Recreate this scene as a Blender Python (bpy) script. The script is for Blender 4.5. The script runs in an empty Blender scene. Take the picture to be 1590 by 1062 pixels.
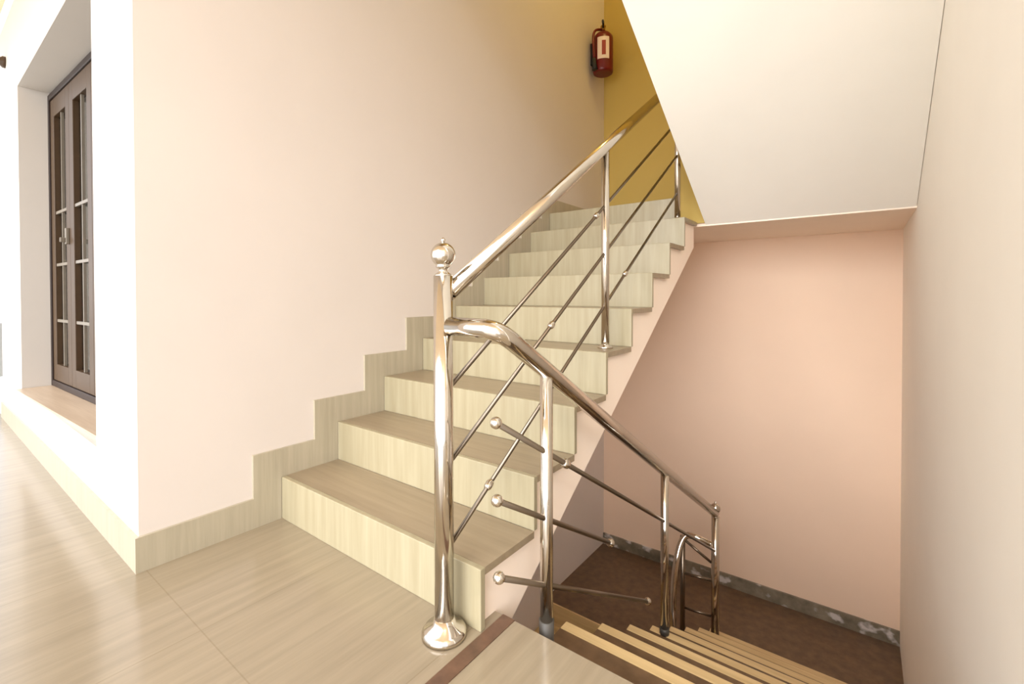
import bpy, bmesh, math, random
from mathutils import Vector, Matrix
random.seed(7)
C = bpy.context.scene.collection
scene = bpy.context.scene

# ------------------------------------------------------------------ dimensions (metres)
XL, XR = -1.9557, 0.2231          # left and right faces of the stairwell
YC = 0.4827                       # face of the corridor wall that holds the window
YB = 4.0481                       # face of the back wall
XS = -0.8374                      # open end of the up flight
Y1, T, R = 0.9634, 0.2632, 0.175  # up flight: first riser, going, rise
YD, TD, RD = 1.0575, 0.2694, 0.1593
ZLOW = -RD * 9                    # lower landing
ZUP = R * 9                       # upper landing
CEIL = 2.905

# ------------------------------------------------------------------ materials
def srgb(r, g, b):
    f = lambda c: (c/255/12.92) if c/255 <= 0.04045 else ((c/255+0.055)/1.055)**2.4
    return (f(r), f(g), f(b), 1)

def base_mat(name, rough=0.5, metal=0.0):
    m = bpy.data.materials.new(name); m.use_nodes = True
    nt = m.node_tree; p = nt.nodes['Principled BSDF']
    p.inputs['Roughness'].default_value = rough
    p.inputs['Metallic'].default_value = metal
    return m, nt, p

def noise_mix(nt, c1, c2, scale=(1, 1, 1), nscale=5.0, detail=4.0, lo=0.3, hi=0.7, rough=0.6):
    tc = nt.nodes.new('ShaderNodeTexCoord'); mp = nt.nodes.new('ShaderNodeMapping')
    mp.inputs['Scale'].default_value = scale
    nz = nt.nodes.new('ShaderNodeTexNoise'); nz.inputs['Scale'].default_value = nscale
    nz.inputs['Detail'].default_value = detail; nz.inputs['Roughness'].default_value = rough
    cr = nt.nodes.new('ShaderNodeValToRGB')
    cr.color_ramp.elements[0].position = lo; cr.color_ramp.elements[0].color = c1
    cr.color_ramp.elements[1].position = hi; cr.color_ramp.elements[1].color = c2
    nt.links.new(tc.outputs['Object'], mp.inputs['Vector'])
    nt.links.new(mp.outputs['Vector'], nz.inputs['Vector'])
    nt.links.new(nz.outputs['Fac'], cr.inputs['Fac'])
    return cr.outputs['Color'], nz.outputs['Fac'], mp.outputs['Vector']

def paint(name, rgb, rough=0.7, var=0.03, bump=0.02):
    m, nt, p = base_mat(name, rough)
    c = srgb(*rgb)
    d = tuple(x*(1-var) for x in c[:3])+(1,)
    col, fac, vec = noise_mix(nt, d, c, nscale=2.5)
    nt.links.new(col, p.inputs['Base Color'])
    nz = nt.nodes.new('ShaderNodeTexNoise'); nz.inputs['Scale'].default_value = 160
    nt.links.new(vec, nz.inputs['Vector'])
    b = nt.nodes.new('ShaderNodeBump'); b.inputs['Strength'].default_value = bump
    b.inputs['Distance'].default_value = 0.01
    nt.links.new(nz.outputs['Fac'], b.inputs['Height'])
    nt.links.new(b.outputs['Normal'], p.inputs['Normal'])
    return m

def tile(name, c1, c2, axis='Y', rough=0.3, joints=None, coat=0.0, jointcol=(150, 130, 105)):
    """wood-look porcelain: fine grain stretched along one axis, optional joints"""
    m, nt, p = base_mat(name, rough)
    sc = {'X': (0.5, 9, 9), 'Y': (9, 0.5, 9), 'Z': (9, 9, 0.5)}[axis]
    col, fac, vec = noise_mix(nt, srgb(*c1), srgb(*c2), scale=sc, nscale=4.0, detail=6.0, lo=0.32, hi=0.68)
    if joints:
        tc = nt.nodes.new('ShaderNodeTexCoord')
        mp = nt.nodes.new('ShaderNodeMapping'); mp.inputs['Location'].default_value = joints[2]
        br = nt.nodes.new('ShaderNodeTexBrick')
        br.offset = 0.0; br.squash = 1.0
        br.inputs['Scale'].default_value = 1.0
        br.inputs['Brick Width'].default_value = joints[0]; br.inputs['Row Height'].default_value = joints[1]
        br.inputs['Mortar Size'].default_value = 0.002; br.inputs['Mortar Smooth'].default_value = 0.3
        br.inputs['Color1'].default_value = (1, 1, 1, 1); br.inputs['Color2'].default_value = (0.97, 0.97, 0.97, 1)
        br.inputs['Mortar'].default_value = (0.85, 0.82, 0.78, 1)
        nt.links.new(tc.outputs['Object'], mp.inputs['Vector']); nt.links.new(mp.outputs['Vector'], br.inputs['Vector'])
        mx = nt.nodes.new('ShaderNodeMix'); mx.data_type = 'RGBA'; mx.blend_type = 'MULTIPLY'
        mx.inputs['Factor'].default_value = 1.0
        nt.links.new(col, mx.inputs['A']); nt.links.new(br.outputs['Color'], mx.inputs['B'])
        col = mx.outputs['Result']
    nt.links.new(col, p.inputs['Base Color'])
    p.inputs['Coat Weight'].default_value = coat
    p.inputs['Coat Roughness'].default_value = 0.12
    return m

def metal(name, rgb, rough=0.18):
    m, nt, p = base_mat(name, rough, 1.0)
    c = srgb(*rgb)
    col, fac, vec = noise_mix(nt, tuple(x*0.93 for x in c[:3])+(1,), c, scale=(1, 1, 1), nscale=14)
    nt.links.new(col, p.inputs['Base Color'])
    return m

def plain(name, rgb, rough=0.5, metalv=0.0, var=0.15):
    m, nt, p = base_mat(name, rough, metalv)
    c = srgb(*rgb)
    col, fac, vec = noise_mix(nt, tuple(x*(1-var) for x in c[:3])+(1,), c, nscale=18)
    nt.links.new(col, p.inputs['Base Color'])
    return m

M = {}
M['wall_white'] = paint('wall_white_paint', (217, 208, 201))
M['wall_corr'] = paint('corridor_wall_paint', (206, 200, 192))
M['wall_right'] = paint('right_wall_cream_paint', (248, 243, 232))
M['peach'] = paint('peach_paint', (248, 222, 197))
M['mustard'] = paint('mustard_tone', (186, 160, 84))  # upper back wall and pier coloured mustard, darker than the peach below
M['stringer'] = paint('pale_peach_plaster', (250, 233, 215))
M['soffit'] = paint('soffit_white_paint', (250, 247, 238))
M['ceil'] = paint('ceiling_paint', (238, 214, 180))
M['floor'] = tile('floor_tile', (140, 127, 106), (152, 139, 117), 'Y', 0.22, (0.6, 0.6, (0.27, 0.1, 0)), coat=0.35)
M['tread'] = tile('tread_tile', (136, 121, 98), (152, 136, 112), 'X', 0.3)
M['riser'] = tile('riser_tile', (151, 141, 113), (165, 156, 129), 'Z', 0.32)
M['skirt'] = tile('skirting_tile', (166, 157, 136), (182, 173, 152), 'Z', 0.3)
M['strip'] = plain('brown_stone', (112, 84, 66), 0.35, var=0.45)
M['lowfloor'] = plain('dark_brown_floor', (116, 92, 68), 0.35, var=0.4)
M['lowtread'] = tile('lower_tread_tile', (196, 170, 122), (220, 196, 148), 'X', 0.35)
M['lowriser'] = tile('lower_riser_tile', (120, 88, 50), (140, 106, 64), 'Z', 0.4)
M['steel'] = metal('stainless_steel', (214, 206, 194), 0.1)
M['steel_dark'] = metal('dull_steel', (128, 116, 102), 0.28)
M['black'] = plain('black_rubber', (28, 26, 24), 0.6)
M['shoe'] = plain('dark_shoe', (74, 70, 64), 0.5)
M['wframe'] = plain('brown_window_frame', (72, 52, 30), 0.45)
M['wframe_dark'] = plain('dark_window_frame', (36, 21, 15), 0.45)
M['bar'] = plain('grey_grille_bar', (126, 117, 104), 0.4)
M['sill'] = tile('sill_tile', (180, 158, 134), (198, 178, 154), 'X', 0.35)
M['red'] = plain('red_enamel', (104, 9, 14), 0.3)
M['label'] = plain('label_paper', (232, 214, 204), 0.6, var=0.05)
M['print'] = plain('label_print', (150, 50, 44), 0.6)
M['cloth'] = plain('red_cloth', (150, 18, 16), 0.9, var=0.3)
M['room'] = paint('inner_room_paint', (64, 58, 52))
M['grey'] = plain('grey_concrete', (150, 148, 142), 0.8)
M['brass'] = metal('brass', (196, 160, 80), 0.3)

# skirting of the lower landing: dark grey stone with white blotches
def blotch_mat():
    m, nt, p = base_mat('blotched_stone', 0.4)
    col, fac, vec = noise_mix(nt, srgb(104, 96, 80), srgb(150, 140, 122), nscale=9)
    tc = nt.nodes.new('ShaderNodeTexCoord')
    mp = nt.nodes.new('ShaderNodeMapping'); mp.inputs['Scale'].default_value = (1, 1, 1.4)
    nz = nt.nodes.new('ShaderNodeTexNoise'); nz.inputs['Scale'].default_value = 7; nz.inputs['Detail'].default_value = 3
    cr = nt.nodes.new('ShaderNodeValToRGB')
    cr.color_ramp.elements[0].position = 0.56; cr.color_ramp.elements[0].color = (0, 0, 0, 1)
    cr.color_ramp.elements[1].position = 0.64; cr.color_ramp.elements[1].color = (1, 1, 1, 1)
    mx = nt.nodes.new('ShaderNodeMix'); mx.data_type = 'RGBA'
    nt.links.new(tc.outputs['Object'], mp.inputs['Vector']); nt.links.new(mp.outputs['Vector'], nz.inputs['Vector'])
    nt.links.new(nz.outputs['Fac'], cr.inputs['Fac']); nt.links.new(cr.outputs['Color'], mx.inputs['Factor'])
    nt.links.new(col, mx.inputs['A']); mx.inputs['B'].default_value = srgb(214, 208, 204)
    nt.links.new(mx.outputs['Result'], p.inputs['Base Color'])
    return m
M['blotch'] = blotch_mat()

def glass_mat():
    m, nt, p = base_mat('window_glass', 0.03)
    p.inputs['Base Color'].default_value = (0.75, 0.8, 0.78, 1)
    p.inputs['Transmission Weight'].default_value = 1.0
    p.inputs['IOR'].default_value = 1.25
    tc = nt.nodes.new('ShaderNodeTexCoord'); nz = nt.nodes.new('ShaderNodeTexNoise')
    nz.inputs['Scale'].default_value = 3
    b = nt.nodes.new('ShaderNodeBump'); b.inputs['Strength'].default_value = 0.02
    nt.links.new(tc.outputs['Object'], nz.inputs['Vector']); nt.links.new(nz.outputs['Fac'], b.inputs['Height'])
    nt.links.new(b.outputs['Normal'], p.inputs['Normal'])
    return m
M['glass'] = glass_mat()

# ------------------------------------------------------------------ mesh helpers
class MB:
    def __init__(self):
        self.bm = bmesh.new()
    def box(self, x0, x1, y0, y1, z0, z1):
        v = [self.bm.verts.new(p) for p in ((x0,y0,z0),(x1,y0,z0),(x1,y1,z0),(x0,y1,z0),(x0,y0,z1),(x1,y0,z1),(x1,y1,z1),(x0,y1,z1))]
        for f in ((3,2,1,0),(4,5,6,7),(0,1,5,4),(1,2,6,5),(2,3,7,6),(3,0,4,7)):
            self.bm.faces.new([v[i] for i in f])
        return self
    def prism_x(self, poly, x0, x1):          # polygon in (y, z), swept along x
        a = [self.bm.verts.new((x0, y, z)) for y, z in poly]
        b = [self.bm.verts.new((x1, y, z)) for y, z in poly]
        n = len(poly)
        self.bm.faces.new(a); self.bm.faces.new(b[::-1])
        for i in range(n):
            self.bm.faces.new((a[i], b[i], b[(i+1) % n], a[(i+1) % n]))
        return self
    def prism_z(self, poly, z0, z1):          # polygon in (x, y)
        a = [self.bm.verts.new((x, y, z0)) for x, y in poly]
        b = [self.bm.verts.new((x, y, z1)) for x, y in poly]
        n = len(poly)
        self.bm.faces.new(a[::-1]); self.bm.faces.new(b)
        for i in range(n):
            self.bm.faces.new((a[i], a[(i+1) % n], b[(i+1) % n], b[i]))
        return self
    def tube(self, pts, r, seg=20, cap=True):
        pts = [Vector(p) for p in pts]
        rr = r if isinstance(r, (list, tuple)) else [r]*len(pts)
        rings = []
        t0 = (pts[1]-pts[0]).normalized()
        u = t0.orthogonal().normalized()
        for i, p in enumerate(pts):
            if i == 0: t = (pts[1]-pts[0]).normalized()
            elif i == len(pts)-1: t = (pts[-1]-pts[-2]).normalized()
            else: t = ((pts[i]-pts[i-1]).normalized()+(pts[i+1]-pts[i]).normalized()).normalized()
            u = (u-t*u.dot(t)).normalized(); w = t.cross(u)
            rings.append([self.bm.verts.new(p+(u*math.cos(2*math.pi*k/seg)+w*math.sin(2*math.pi*k/seg))*rr[i]) for k in range(seg)])
        for a, b in zip(rings, rings[1:]):
            for k in range(seg):
                f = self.bm.faces.new((a[k], a[(k+1) % seg], b[(k+1) % seg], b[k])); f.smooth = True
        if cap:
            self.bm.faces.new(rings[0][::-1]); self.bm.faces.new(rings[-1])
        return self
    def lathe(self, c, prof, seg=28, axis=(0, 0, 1)):   # prof: (radius, height) from bottom to top
        q = Vector((0, 0, 1)).rotation_difference(Vector(axis)); c = Vector(c)
        rings = []
        for r, h in prof:
            r = max(r, 1e-4)
            rings.append([self.bm.verts.new(c+q@Vector((r*math.cos(2*math.pi*k/seg), r*math.sin(2*math.pi*k/seg), h))) for k in range(seg)])
        for a, b in zip(rings, rings[1:]):
            for k in range(seg):
                f = self.bm.faces.new((a[k], a[(k+1) % seg], b[(k+1) % seg], b[k])); f.smooth = True
        self.bm.faces.new(rings[0][::-1]); self.bm.faces.new(rings[-1])
        return self
    def ball(self, c, r, seg=20):
        prof = [(r*math.cos(a), r*math.sin(a)) for a in [math.pi*(-0.5+i/12) for i in range(13)]]
        return self.lathe(c, prof, seg)

def root_loc(o):
    while o.parent: o = o.parent
    return Vector(o.location)

def obj(name, mb, mat, parent=None, bevel=0.0, kind=None, label=None):
    me = bpy.data.meshes.new(name)
    bmesh.ops.recalc_face_normals(mb.bm, faces=mb.bm.faces[:])
    if parent: bmesh.ops.translate(mb.bm, verts=mb.bm.verts[:], vec=-root_loc(parent))
    mb.bm.to_mesh(me); mb.bm.free()
    me.materials.append(mat)
    o = bpy.data.objects.new(name, me); C.objects.link(o)
    if parent: o.parent = parent
    if bevel:
        b = o.modifiers.new('bevel', 'BEVEL'); b.width = bevel; b.segments = 2; b.limit_method = 'ANGLE'
        b.harden_normals = False
    if kind: o['kind'] = kind
    if label: o['label'] = label
    return o

def thing(name, loc, label, cat, group=None, kind=None):
    o = bpy.data.objects.new(name, None); C.objects.link(o)
    o.location = loc; o.empty_display_size = 0.1
    o['label'] = label; o['category'] = cat
    if group: o['group'] = group
    if kind: o['kind'] = kind
    return o

def tag(o, label, cat):
    o['label'] = label; o['category'] = cat; return o

def struct(name, mb, mat, label, cat, bevel=0.0):
    return tag(obj(name, mb, mat, None, bevel, 'structure'), label, cat)

# ------------------------------------------------------------------ the setting
# main floor: L-shaped around the opening of the down flight
struct('floor', MB().prism_z([(-6.2,-1.5),(3.2,-1.5),(3.2,1.0),(XR,1.0),(XR,YD),(XL,YD),(XL,YC),(-6.2,YC)], -0.14, 0.0), M['floor'],
       'glossy beige wood-look tile floor of the corridor', 'floor')
struct('trim_1', MB().box(-0.832,-0.79,-1.5,YD,0.0,0.003), M['strip'], 'narrow dark brown stone strip set in the floor beside the down stairs', 'floor strip')
struct('wall_left', MB().box(XL-0.15,XL,YC,YB,-3.2,4.5), M['wall_white'], 'tall cream wall rising along the left of the stairs', 'wall')
b = MB().box(-5.33,-4.40,YC,YC+0.36,-0.0,CEIL).box(-2.50,XL-0.15,YC,YC+0.36,0,CEIL).box(-4.40,-2.50,YC,YC+0.36,0,0.318).box(-4.40,-2.50,YC,YC+0.36,2.31,CEIL)
struct('wall_corridor', b, M['wall_corr'], 'white corridor wall with the deep window recess', 'wall')
struct('wall_back', MB().box(XL-0.15,XR+0.15,YB,YB+0.15,-3.2,ZUP-0.1), M['peach'], 'peach painted back wall below the upper landing', 'wall')
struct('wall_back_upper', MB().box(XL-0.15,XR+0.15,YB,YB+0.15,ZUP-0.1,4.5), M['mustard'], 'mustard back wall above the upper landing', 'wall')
struct('wall_right', MB().box(XR,XR+0.15,1.0,YB,-3.2,4.5), M['wall_right'], 'plain cream wall at the right edge of the stairwell', 'wall')
struct('ceiling', MB().box(-5.6,3.2,-1.5,0.45,CEIL,CEIL+0.15), M['ceil'], 'corridor ceiling seen at the top left corner', 'ceiling')
struct('ceiling_stairwell', MB().box(XL-0.15,XR+0.15,0.45,YB+0.15,4.5,4.6), M['ceil'], 'ceiling high over the stairwell', 'ceiling')
struct('wall_upper', MB().box(XL-0.15,XR+0.15,0.45,0.6,CEIL,4.5), M['wall_white'], 'wall of the upper storey over the corridor', 'wall')
struct('baseboard_corridor', MB().box(-5.33,XL+0.012,YC-0.012,YC,0,0.1195), M['skirt'], 'beige tile baseboard under the window', 'baseboard')
# stepped skirting that follows the up flight
D1, D2 = 0.113, 0.1195
poly = [(YC, 0.0), (YC, D2), (Y1-D1, D2)]
for k in range(1, 10):
    yk = Y1+(k-1)*T
    poly += [(yk-D1, k*R+D2), (yk+T-D1 if k < 9 else YB, k*R+D2)]
poly += [(YB, ZUP)]
for k in range(9, 0, -1):
    yk = Y1+(k-1)*T
    poly += [(yk, k*R), (yk, (k-1)*R)]
struct('baseboard_left', MB().prism_x(poly, XL, XL+0.012), M['skirt'], 'beige tile skirting stepping up the left wall', 'baseboard')
# upper landing
struct('floor_upper', MB().box(XL,XR,Y1+8*T+0.022,YB,ZUP-0.2,ZUP), M['stringer'], 'underside and edge of the upper half landing', 'landing')
# lower landing
struct('floor_lower', MB().box(XL,XR,3.02,YB,ZLOW-0.15,ZLOW), M['lowfloor'], 'dark brown floor of the lower landing', 'landing')
struct('baseboard_back', MB().box(XL,XR,YB-0.015,YB,ZLOW,ZLOW+0.1), M['blotch'], 'grey stone skirting with white blotches on the lower landing', 'baseboard')
struct('floor_bottom', MB().box(XL,XR,0.6,YB,-3.3,-3.2), M['lowfloor'], 'floor at the bottom of the stairwell', 'floor')
struct('wall_under', MB().box(XL,XR,0.60,0.75,-3.2,-0.14), M['wall_white'], 'wall under the corridor floor', 'wall')
struct('wall_light_block', MB().box(3.2,3.35,-1.5,1.0,-0.14,CEIL), M['wall_corr'], 'unseen end wall added to block light from the right', 'wall')  # unseen wall, added to cut side light on the near left wall
struct('wall_hall', MB().box(XR+0.15,3.2,1.0,1.15,-0.14,CEIL), M['wall_corr'], 'corridor wall right of the stairwell', 'wall')
# low wall closing the far end of the corridor
struct('trim_2', MB().box(-8.2,-8.0,-1.5,2.2,0,0.62), M['grey'], 'grey low wall at the far left end of the corridor', 'parapet')

# room behind the window
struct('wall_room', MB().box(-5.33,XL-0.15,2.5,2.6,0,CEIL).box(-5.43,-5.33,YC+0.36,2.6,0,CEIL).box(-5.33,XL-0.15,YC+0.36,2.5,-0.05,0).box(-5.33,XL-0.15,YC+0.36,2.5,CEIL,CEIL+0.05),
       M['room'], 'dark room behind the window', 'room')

# ------------------------------------------------------------------ window
win = thing('window_1', (-3.45, 0.652, 0.318), 'brown framed casement window with grey grille bars in a deep recess', 'window', kind='structure')
W0, W1, WZ0, WZ1, WY = -4.40, -2.50, 0.332, 2.290, 0.652
obj('window_sill', MB().box(W0,W1,YC+0.001,0.66,0.318,0.331), M['sill'], win)
obj('window_frame', MB().box(W0,W0+0.03,WY,WY+0.07,WZ0,WZ1).box(W1-0.03,W1,WY,WY+0.07,WZ0,WZ1)
    .box(W0+0.03,W1-0.03,WY,WY+0.07,WZ0,WZ0+0.04).box(W0+0.03,W1-0.03,WY,WY+0.07,WZ1-0.04,WZ1), M['wframe_dark'], win, 0.003)
n = 4; lw = (W1-W0-0.06)/n
for i in range(n):
    a = W0+0.03+i*lw; e = a+lw; z0, z1 = WZ0+0.042, WZ1-0.042
    st = 0.085
    sa = MB().box(a+0.002,a+st,WY+0.008,WY+0.05,z0,z1).box(e-st,e-0.002,WY+0.008,WY+0.05,z0,z1)
    sa.box(a+st,e-st,WY+0.008,WY+0.05,z0,z0+0.11).box(a+st,e-st,WY+0.008,WY+0.05,z1-0.12,z1)
    s = obj('window_sash', sa, M['wframe'], win, 0.003)
    obj('window_pane', MB().box(a+st,e-st,WY+0.036,WY+0.042,z0+0.11,z1-0.12), M['glass'], s)
    for z in (0.775, 1.145, 1.49):
        obj('grille_bar', MB().box(a+st,e-st,WY+0.014,WY+0.028,z-0.009,z+0.009), M['bar'], s)
    obj('grille_bar', MB().box((a+e)/2-0.007,(a+e)/2+0.007,WY+0.016,WY+0.03,z0+0.11,z1-0.12), M['bar'], s)
    if i % 2 == 0:
        obj('window_handle', MB().box(e-0.04,e-0.012,WY-0.01,WY+0.008,1.26,1.36).box(e-0.034,e-0.02,WY-0.035,WY-0.01,1.27,1.30), M['bar'], s, 0.004, label='small pale latch handle')
win.rotation_euler.z = 0.033
# red cloth hanging inside the room
cb = MB()
npt = 40
pa = [(-3.92+1.0*i/npt, 0.86+0.016*math.sin(i*1.5)) for i in range(npt+1)]
poly = pa+[(x, y+0.006) for x, y in reversed(pa)]
cb.prism_z(poly, 0.37, 0.98)
tag(obj('curtain', cb, M['cloth']), 'dark red cloth hanging behind the lower window panes', 'curtain')

# ------------------------------------------------------------------ up flight
up = thing('staircase', (-1.4, Y1, 0), 'beige tiled stairs climbing beside the left wall to the upper landing', 'staircase')
for k in range(1, 10):
    yk = Y1+(k-1)*T
    obj('riser', MB().box(XL+0.012, XS if k < 9 else -0.945, yk, yk+0.02, (k-1)*R, k*R), M['riser'], up, 0.0025)
    if k < 9:
        obj('tread', MB().box(XL+0.012, XS, yk+0.02, yk+T, k*R-0.022, k*R), M['tread'], up)
SS, ZS = 0.6735, -0.1886
zs = lambda y: ZS+SS*(y-Y1)
poly = [(Y1+0.02, 0.0)]
for k in range(1, 9):
    yk = Y1+(k-1)*T
    poly += [(yk+0.02, k*R-0.022), (yk+T+0.02, k*R-0.022)]
poly += [(Y1+8*T+0.02, zs(Y1+8*T+0.02)), (YD+0.001, zs(YD)), (YD+0.001, 0.0)]
obj('stringer', MB().prism_x(poly, XL+0.002, XS-0.025), M['stringer'], up, label='peach plaster side and underside')
# upper landing nosing tile
tag(obj('floor_upper_tile', MB().box(XL+0.012,XR,Y1+8*T+0.022,YB,ZUP,ZUP+0.004), M['tread'], None, 0, 'structure'), 'beige tiles on the upper landing', 'landing')

# ------------------------------------------------------------------ flight from the landing up to the next floor (white soffit)
SD = 0.592
YF, ZL, XU = 3.1042, 1.3746, -0.790
fl = thing('staircase', (-0.3, YF, ZUP), 'white sloping underside of the next flight overhead at upper right', 'staircase')
ru, tu = 0.1775, 0.2998
poly = [(YF, ZL)]
ztop = ZUP
poly.append((YF, ZUP)); y = YF
for k in range(1, 9):
    poly.append((y, ZUP+k*ru-0.03)); y -= tu
    poly.append((y, ZUP+k*ru-0.03))
yend = y
poly.append((0.60, ZUP+8*ru-0.03)) if yend > 0.60 else None
poly.append((min(0.60, yend) if yend < 0.6 else 0.60, ZL+SD*(YF-0.60)))
obj('flight_slab', MB().prism_x(poly, XU, XR-0.002), M['soffit'], fl)
y = YF
for k in range(1, 9):
    obj('tread', MB().box(XU, XR-0.002, y-tu, y, ZUP+k*ru-0.03, ZUP+k*ru), M['tread'], fl); y -= tu
# pier on the landing edge between the two flights
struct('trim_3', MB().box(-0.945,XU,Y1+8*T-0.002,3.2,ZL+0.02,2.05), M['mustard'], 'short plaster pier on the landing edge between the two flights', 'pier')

# ------------------------------------------------------------------ down flight
dn = thing('staircase', (-0.3, YD, 0), 'tan tiled stairs going down in front of the peach wall', 'staircase')
XD = -0.785
for k in range(1, 9):
    yk = YD+(k-1)*TD
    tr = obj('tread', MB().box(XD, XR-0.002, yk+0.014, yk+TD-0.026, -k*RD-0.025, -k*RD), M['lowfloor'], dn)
    obj('nosing', MB().box(XD, XR-0.002, yk+TD-0.026, yk+TD+0.014, -k*RD-0.025, -k*RD+0.002), M['lowtread'], tr, 0.004, label='pale tan nosing strip')
for k in range(1, 10):
    yk = YD+(k-1)*TD
    obj('riser', MB().box(XD, XR-0.002, yk, yk+0.0135, -k*RD, -(k-1)*RD-(0.025 if k > 1 else 0.14)), M['lowriser'], dn)
sdn = RD/TD
poly = [(YD+0.014, -0.142)]
poly = []
for k in range(1, 9):
    yk = YD+(k-1)*TD+0.014
    poly += [(yk, -k*RD-0.025), (yk+TD, -k*RD-0.025)]
poly += [(YD+8*TD+0.014, ZLOW-0.15), (YD+8*TD-0.1, ZLOW-0.15), (YD+0.014, -RD-0.025-0.14)]
obj('stringer', MB().prism_x(poly, XD+0.01, XR-0.002), M['stringer'], dn)

# third flight, turning back under the up flight
lf = thing('staircase', (-1.4, 3.02, ZLOW), 'dim lower stairs turning back beneath the up flight', 'staircase')
XD3 = -0.84
for k in range(1, 9):
    yk = 3.02-(k-1)*TD
    if k < 8:
        obj('tread', MB().box(XL+0.002, XD3, yk-TD, yk, ZLOW-k*RD-0.025, ZLOW-k*RD), M['lowtread'], lf, 0.004)
    obj('riser', MB().box(XL+0.002, XD3, yk-0.014, yk-0.001, ZLOW-k*RD, ZLOW-(k-1)*RD-(0.025 if k > 1 else 0)), M['lowtread'], lf)

# ------------------------------------------------------------------ railings
def arc(c, a, b_, n=8):
    """quadratic bend from a to b_ with control point c"""
    a, c, b_ = Vector(a), Vector(c), Vector(b_)
    return [(a*(1-t)**2+c*2*t*(1-t)+b_*t*t) for t in [i/n for i in range(n+1)]]

def newel(root, x, y, z0, z1, r, ball=0.034):
    p = obj('newel_post', MB().tube([(x,y,z0),(x,y,z1)], r, 32), M['steel'], root)
    obj('base_flange', MB().lathe((x,y,z0), [(0.062,0.001),(0.062,0.012),(0.055,0.022),(r+0.006,0.034),(r+0.001,0.05)], 36), M['steel'], p)
    obj('ball_finial', MB().lathe((x,y,z1), [(r,0),(r*0.8,0.006),(0.012,0.012),(0.014,0.02),(0.02,0.024),(0.02,0.028)] +
        [(ball*math.cos(a), 0.024+ball+ball*math.sin(a)) for a in [-1.0+i*2.5/12 for i in range(13)]] +
        [(0.006, 0.025+2*ball), (0.007, 0.032+2*ball), (0.001, 0.038+2*ball)], 32), M['steel'], p)
    return p

def rod_with_knots(root, a, b_, r, knots=(), ends=()):
    a, b_ = Vector(a), Vector(b_)
    o = obj('rail_rod', MB().tube([a, b_], r, 14), M['steel_dark'], root)
    d = (b_-a)
    for t in knots:
        q = a+d*t; dn_ = d.normalized()
        obj('rod_collar', MB().tube([q-dn_*0.016, q-dn_*0.008, q+dn_*0.008, q+dn_*0.016], [r*1.2, r*1.9, r*1.9, r*1.2], 16), M['steel'], o)
    for t in ends:
        obj('rod_ball', MB().ball(a+d*t, 0.0155), M['steel'], o)
    return o

XN, YN = -0.914, 0.899
ru_ = thing('stair_railing', (XN, YN, 0), 'shiny steel railing with ball-topped newel post climbing the up stairs', 'railing', 'steel stair railings')
newel(ru_, XN, YN, 0.0, 0.99, 0.0265)
SLU = 0.662
hz = lambda y: 0.935+SLU*(y-0.903)
obj('handrail', MB().tube([(XN,YN+0.02,hz(YN+0.02)),(XN,2.97,hz(2.97))], 0.025, 28), M['steel'], ru_)
obj('handrail_cap', MB().tube([(XN,2.97,hz(2.97)),(XN,2.985,hz(2.985))], [0.026,0.022], 28), M['black'], ru_)
for yb, zb in ((1.906, 4*R), (2.923, 8*R)):
    p = obj('baluster', MB().tube([(XN,yb,zb),(XN,yb,hz(yb)-0.012)], 0.018, 24), M['steel'], ru_)
    obj('baluster_collar', MB().lathe((XN,yb,zb), [(0.034,0.0),(0.034,0.006),(0.022,0.014),(0.0185,0.02)], 24), M['steel'], p)
for z0, kn in ((0.690, 0.44), (0.480, 0.262), (0.247, 0.085)):
    y0, y1 = YN+0.02, 2.96
    f = lambda y: z0+0.668*(y-0.935)
    ks = [kn] + ([0.59] if z0 < 0.3 else [])
    rod_with_knots(ru_, (XN,y0,f(y0)), (XN,y1,f(y1)), 0.0068, ks)

XR_ = -0.72
rd_ = thing('stair_railing', (XR_, YN, 0), 'steel railing bending off the newel post and running down the lower stairs', 'railing', 'steel stair railings')
dz = lambda y: 0.842-0.592*(y-0.914)
pts = [(XN+0.027,YN,0.854)] + [(-0.78, YN, 0.852)] + arc((XR_, YN+0.002, 0.849), (-0.765,YN,0.852), (XR_,YN+0.06,dz(YN+0.06)), 10) + [(XR_,3.07-0.02,dz(3.05))]
obj('handrail', MB().tube(pts, 0.025, 28), M['steel'], rd_)
for yb, k in ((1.118, 1), (2.127, 4)):
    p = obj('baluster', MB().tube([(XR_,yb,-k*RD),(XR_,yb,dz(yb)-0.012)], 0.0185, 24), M['steel'], rd_)
    obj('baluster_shoe', MB().tube([(XR_,yb,-k*RD),(XR_,yb,-k*RD+(0.16 if k == 1 else 0.03))], 0.0215, 24), M['shoe'], p, label='dark grey shoe at the foot')
newel(rd_, XR_, 3.07, -8*RD, -0.452, 0.024, 0.03)
DS = -0.592
def drod(y0, z0, y1, knots, ends):
    rod_with_knots(rd_, (XR_,y0,z0), (XR_,y1,z0+DS*(y1-y0)), 0.0078, knots, ends)
drod(0.888, 0.621, 3.06, (0.155,), (0.0,))
drod(0.892, 0.426, 1.545, (), (0.0, 1.0))
drod(0.899, 0.229, 1.915, (), (0.0, 1.0))

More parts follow.
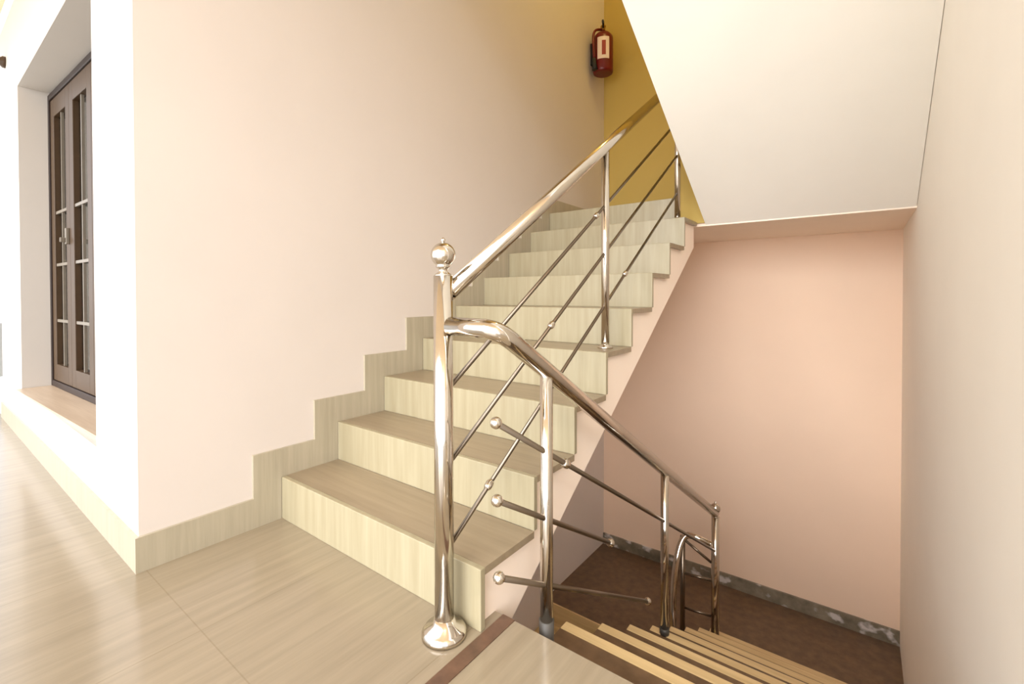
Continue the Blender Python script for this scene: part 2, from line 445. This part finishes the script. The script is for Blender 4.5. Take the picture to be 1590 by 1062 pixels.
rl_ = thing('stair_railing', (-0.92, 3.05, ZLOW), 'dark steel railing beyond the bottom newel turning back down below', 'railing', 'steel stair railings')
zt = -0.615
pts = [(XR_-0.026,3.07,zt-0.02), (-0.84,3.065,zt)] + arc((-0.925,3.06,zt+0.004), (-0.87,3.063,zt), (-0.93,2.985,zt-0.13), 8) + arc((-0.935,2.93,zt-0.26), (-0.932,2.965,zt-0.18), (-0.936,2.925,zt-0.40), 6) + [(-0.936,2.925,ZLOW-RD)]
obj('handrail', MB().tube(pts, 0.02, 24), M['steel'], rl_)
obj('baluster', MB().tube([(-0.915,3.05,ZLOW),(-0.915,3.05,zt-0.01)], 0.016, 20), M['steel_dark'], rl_)
for z in (-0.70, -0.865, -1.09):
    obj('rail_rod', MB().tube([(XR_-0.024,3.07,z-(0.05 if z > -0.8 else 0)),(-0.90,3.05,z+(0.05 if z > -0.8 else 0))], 0.0085, 14), M['steel_dark'], rl_)

# ------------------------------------------------------------------ fire extinguisher on the left wall near the corner
EX, EY, EZ = -1.845, 3.80, 2.905
ex = thing('fire_extinguisher', (EX, EY, EZ), 'red fire extinguisher with white label hung high in the far stair corner', 'fire extinguisher')
rc = 0.088
cyl = obj('cylinder', MB().lathe((EX,EY,EZ), [(rc*0.82,0),(rc*0.95,0.006),(rc,0.022),(rc,0.30),(rc*0.93,0.326),(rc*0.7,0.35),(rc*0.4,0.362),(0.022,0.368),(0.022,0.38)], 40), M['red'], ex)
ld = math.atan2(0-EY, 0-EX)
def arc_patch(a0, a1, z0, z1, r, n=10):
    mb = MB(); prev = None
    for i in range(n+1):
        a = a0+(a1-a0)*i/n
        c_, s_ = math.cos(a), math.sin(a)
        vs = [mb.bm.verts.new((EX+q*c_, EY+q*s_, z)) for q, z in ((r-0.001,z0),(r+0.0008,z0),(r+0.0008,z1),(r-0.001,z1))]
        if prev:
            for j in range(4): mb.bm.faces.new((prev[j], prev[(j+1) % 4], vs[(j+1) % 4], vs[j]))
        else: mb.bm.faces.new(vs)
        prev = vs
    mb.bm.faces.new(prev[::-1])
    return mb
obj('paper_label', arc_patch(ld-0.58, ld+0.62, EZ+0.10, EZ+0.29, rc+0.0008), M['label'], cyl, label='white paper label')
obj('label_print', arc_patch(ld-0.12, ld+0.26, EZ+0.13, EZ+0.255, rc+0.0022), M['print'], cyl, label='small red printed panel on the label')
obj('valve', MB().lathe((EX,EY,EZ+0.38), [(0.018,0),(0.018,0.03),(0.024,0.032),(0.024,0.045)], 20), M['brass'], ex)
obj('carry_handle', MB().tube([(EX,EY,EZ+0.405),(EX+0.03,EY-0.06,EZ+0.41),(EX+0.045,EY-0.1,EZ+0.40)], 0.009, 12).tube([(EX,EY,EZ+0.41),(EX+0.03,EY-0.06,EZ+0.416),(EX+0.045,EY-0.1,EZ+0.412)], 0.009, 12), M['black'], ex)
hp = [Vector((EX,EY,EZ+0.39)), Vector((EX-0.03,EY-0.06,EZ+0.385)), Vector((EX-0.045,EY-0.105,EZ+0.33)), Vector((EX-0.04,EY-0.11,EZ+0.22)), Vector((EX-0.035,EY-0.105,EZ+0.11))]
hs = []
for i in range(len(hp)-2):
    a_ = (hp[i]+hp[i+1])/2 if i else hp[0]; c_ = (hp[i+1]+hp[i+2])/2 if i < len(hp)-3 else hp[-1]
    hs += arc(hp[i+1], a_, c_, 6)[(1 if i else 0):]
obj('hose', MB().tube(hs, 0.011, 14), M['red'], ex, label='dark red discharge hose')
obj('nozzle', MB().tube([hp[-1], hp[-1]+Vector((0.002,0.004,-0.05)), hp[-1]+Vector((0.004,0.01,-0.10))], [0.013,0.018,0.026], 18), M['black'], ex)
obj('wall_bracket', MB().box(XL,EX-rc+0.004,EY-0.03,EY+0.03,EZ+0.10,EZ+0.29), M['black'], ex)

# small fitting near the corridor ceiling at the far left
fx = thing('wall_lamp', (-4.93, YC, 2.62), 'small brown lamp holder near the ceiling at the far left', 'lamp')
obj('holder', MB().lathe((-4.93,YC,2.62), [(0.04,0.0),(0.04,0.015),(0.025,0.03),(0.025,0.06)], 20, (0,-1,0)), M['wframe'], fx)
obj('bulb', MB().ball((-4.93,YC-0.085,2.62), 0.03, 16), M['brass'], fx)

# ------------------------------------------------------------------ camera
cam = bpy.data.cameras.new('camera'); co = bpy.data.objects.new('camera', cam); C.objects.link(co)
yaw, pit, rol = math.radians(-37.0205), math.radians(-0.7142), math.radians(-0.1034)
fwd = Vector((math.sin(yaw)*math.cos(pit), math.cos(yaw)*math.cos(pit), math.sin(pit)))
rt = Vector((math.cos(yaw), -math.sin(yaw), 0)); upv = rt.cross(fwd)
r2 = rt*math.cos(rol)+upv*math.sin(rol); u2 = -rt*math.sin(rol)+upv*math.cos(rol)
m = Matrix((r2, u2, -fwd)).transposed().to_4x4(); m.translation = Vector((0, 0, 0.9366))
co.matrix_world = m
cam.sensor_fit = 'HORIZONTAL'; cam.sensor_width = 36; cam.lens = 718.501/1590*36
cam.shift_y = (467.7248-531)/1590
cam.clip_start = 0.02
scene.camera = co

# ------------------------------------------------------------------ light
w = bpy.data.worlds.new('sky'); scene.world = w; w.use_nodes = True
nt = w.node_tree; bg = nt.nodes['Background']
tc = nt.nodes.new('ShaderNodeTexCoord'); sp = nt.nodes.new('ShaderNodeSeparateXYZ')
mr = nt.nodes.new('ShaderNodeMapRange'); mr.inputs['From Min'].default_value = -0.15; mr.inputs['From Max'].default_value = 0.15
cr = nt.nodes.new('ShaderNodeValToRGB')
cr.color_ramp.elements[0].color = (1.3, 1.27, 1.24, 1); cr.color_ramp.elements[1].color = (0.9, 0.95, 1.03, 1)
nt.links.new(tc.outputs['Generated'], sp.inputs['Vector']); nt.links.new(sp.outputs['Z'], mr.inputs['Value'])
nt.links.new(mr.outputs['Result'], cr.inputs['Fac']); nt.links.new(cr.outputs['Color'], bg.inputs['Color'])
bg.inputs['Strength'].default_value = 1.6

def light(name, kind, loc, energy, color, **kw):
    l = bpy.data.lights.new(name, kind); l.energy = energy; l.color = color
    for k, v in kw.items(): setattr(l, k, v)
    o = bpy.data.objects.new(name, l); C.objects.link(o); o.location = loc
    return o
light('upper_stair_fill', 'POINT', (-1.0, 2.9, 4.1), 17, (1.0, 0.80, 0.26), shadow_soft_size=0.12)  # added fill with no visible fixture, yellows the upper walls and risers
light('left_wall_fill', 'POINT', (1.6, -1.2, 2.4), 70, (1.0, 0.95, 0.9), shadow_soft_size=0.2)  # added fill behind the camera, evens out the left wall
sun = light('sun', 'SUN', (0, -6, 3), 4.6, (1.0, 0.975, 0.97), angle=math.radians(54))
sun.rotation_euler = Vector((-0.12, 1.0, -0.42)).to_track_quat('-Z', 'Y').to_euler()

vs = scene.view_settings
scene.display_settings.display_device = 'sRGB'
vs.view_transform = 'Standard'; vs.look = 'None'; vs.exposure = 0.32; vs.gamma = 1.0; vs.use_curve_mapping = False
scene.cycles.max_bounces = 12; scene.cycles.diffuse_bounces = 8
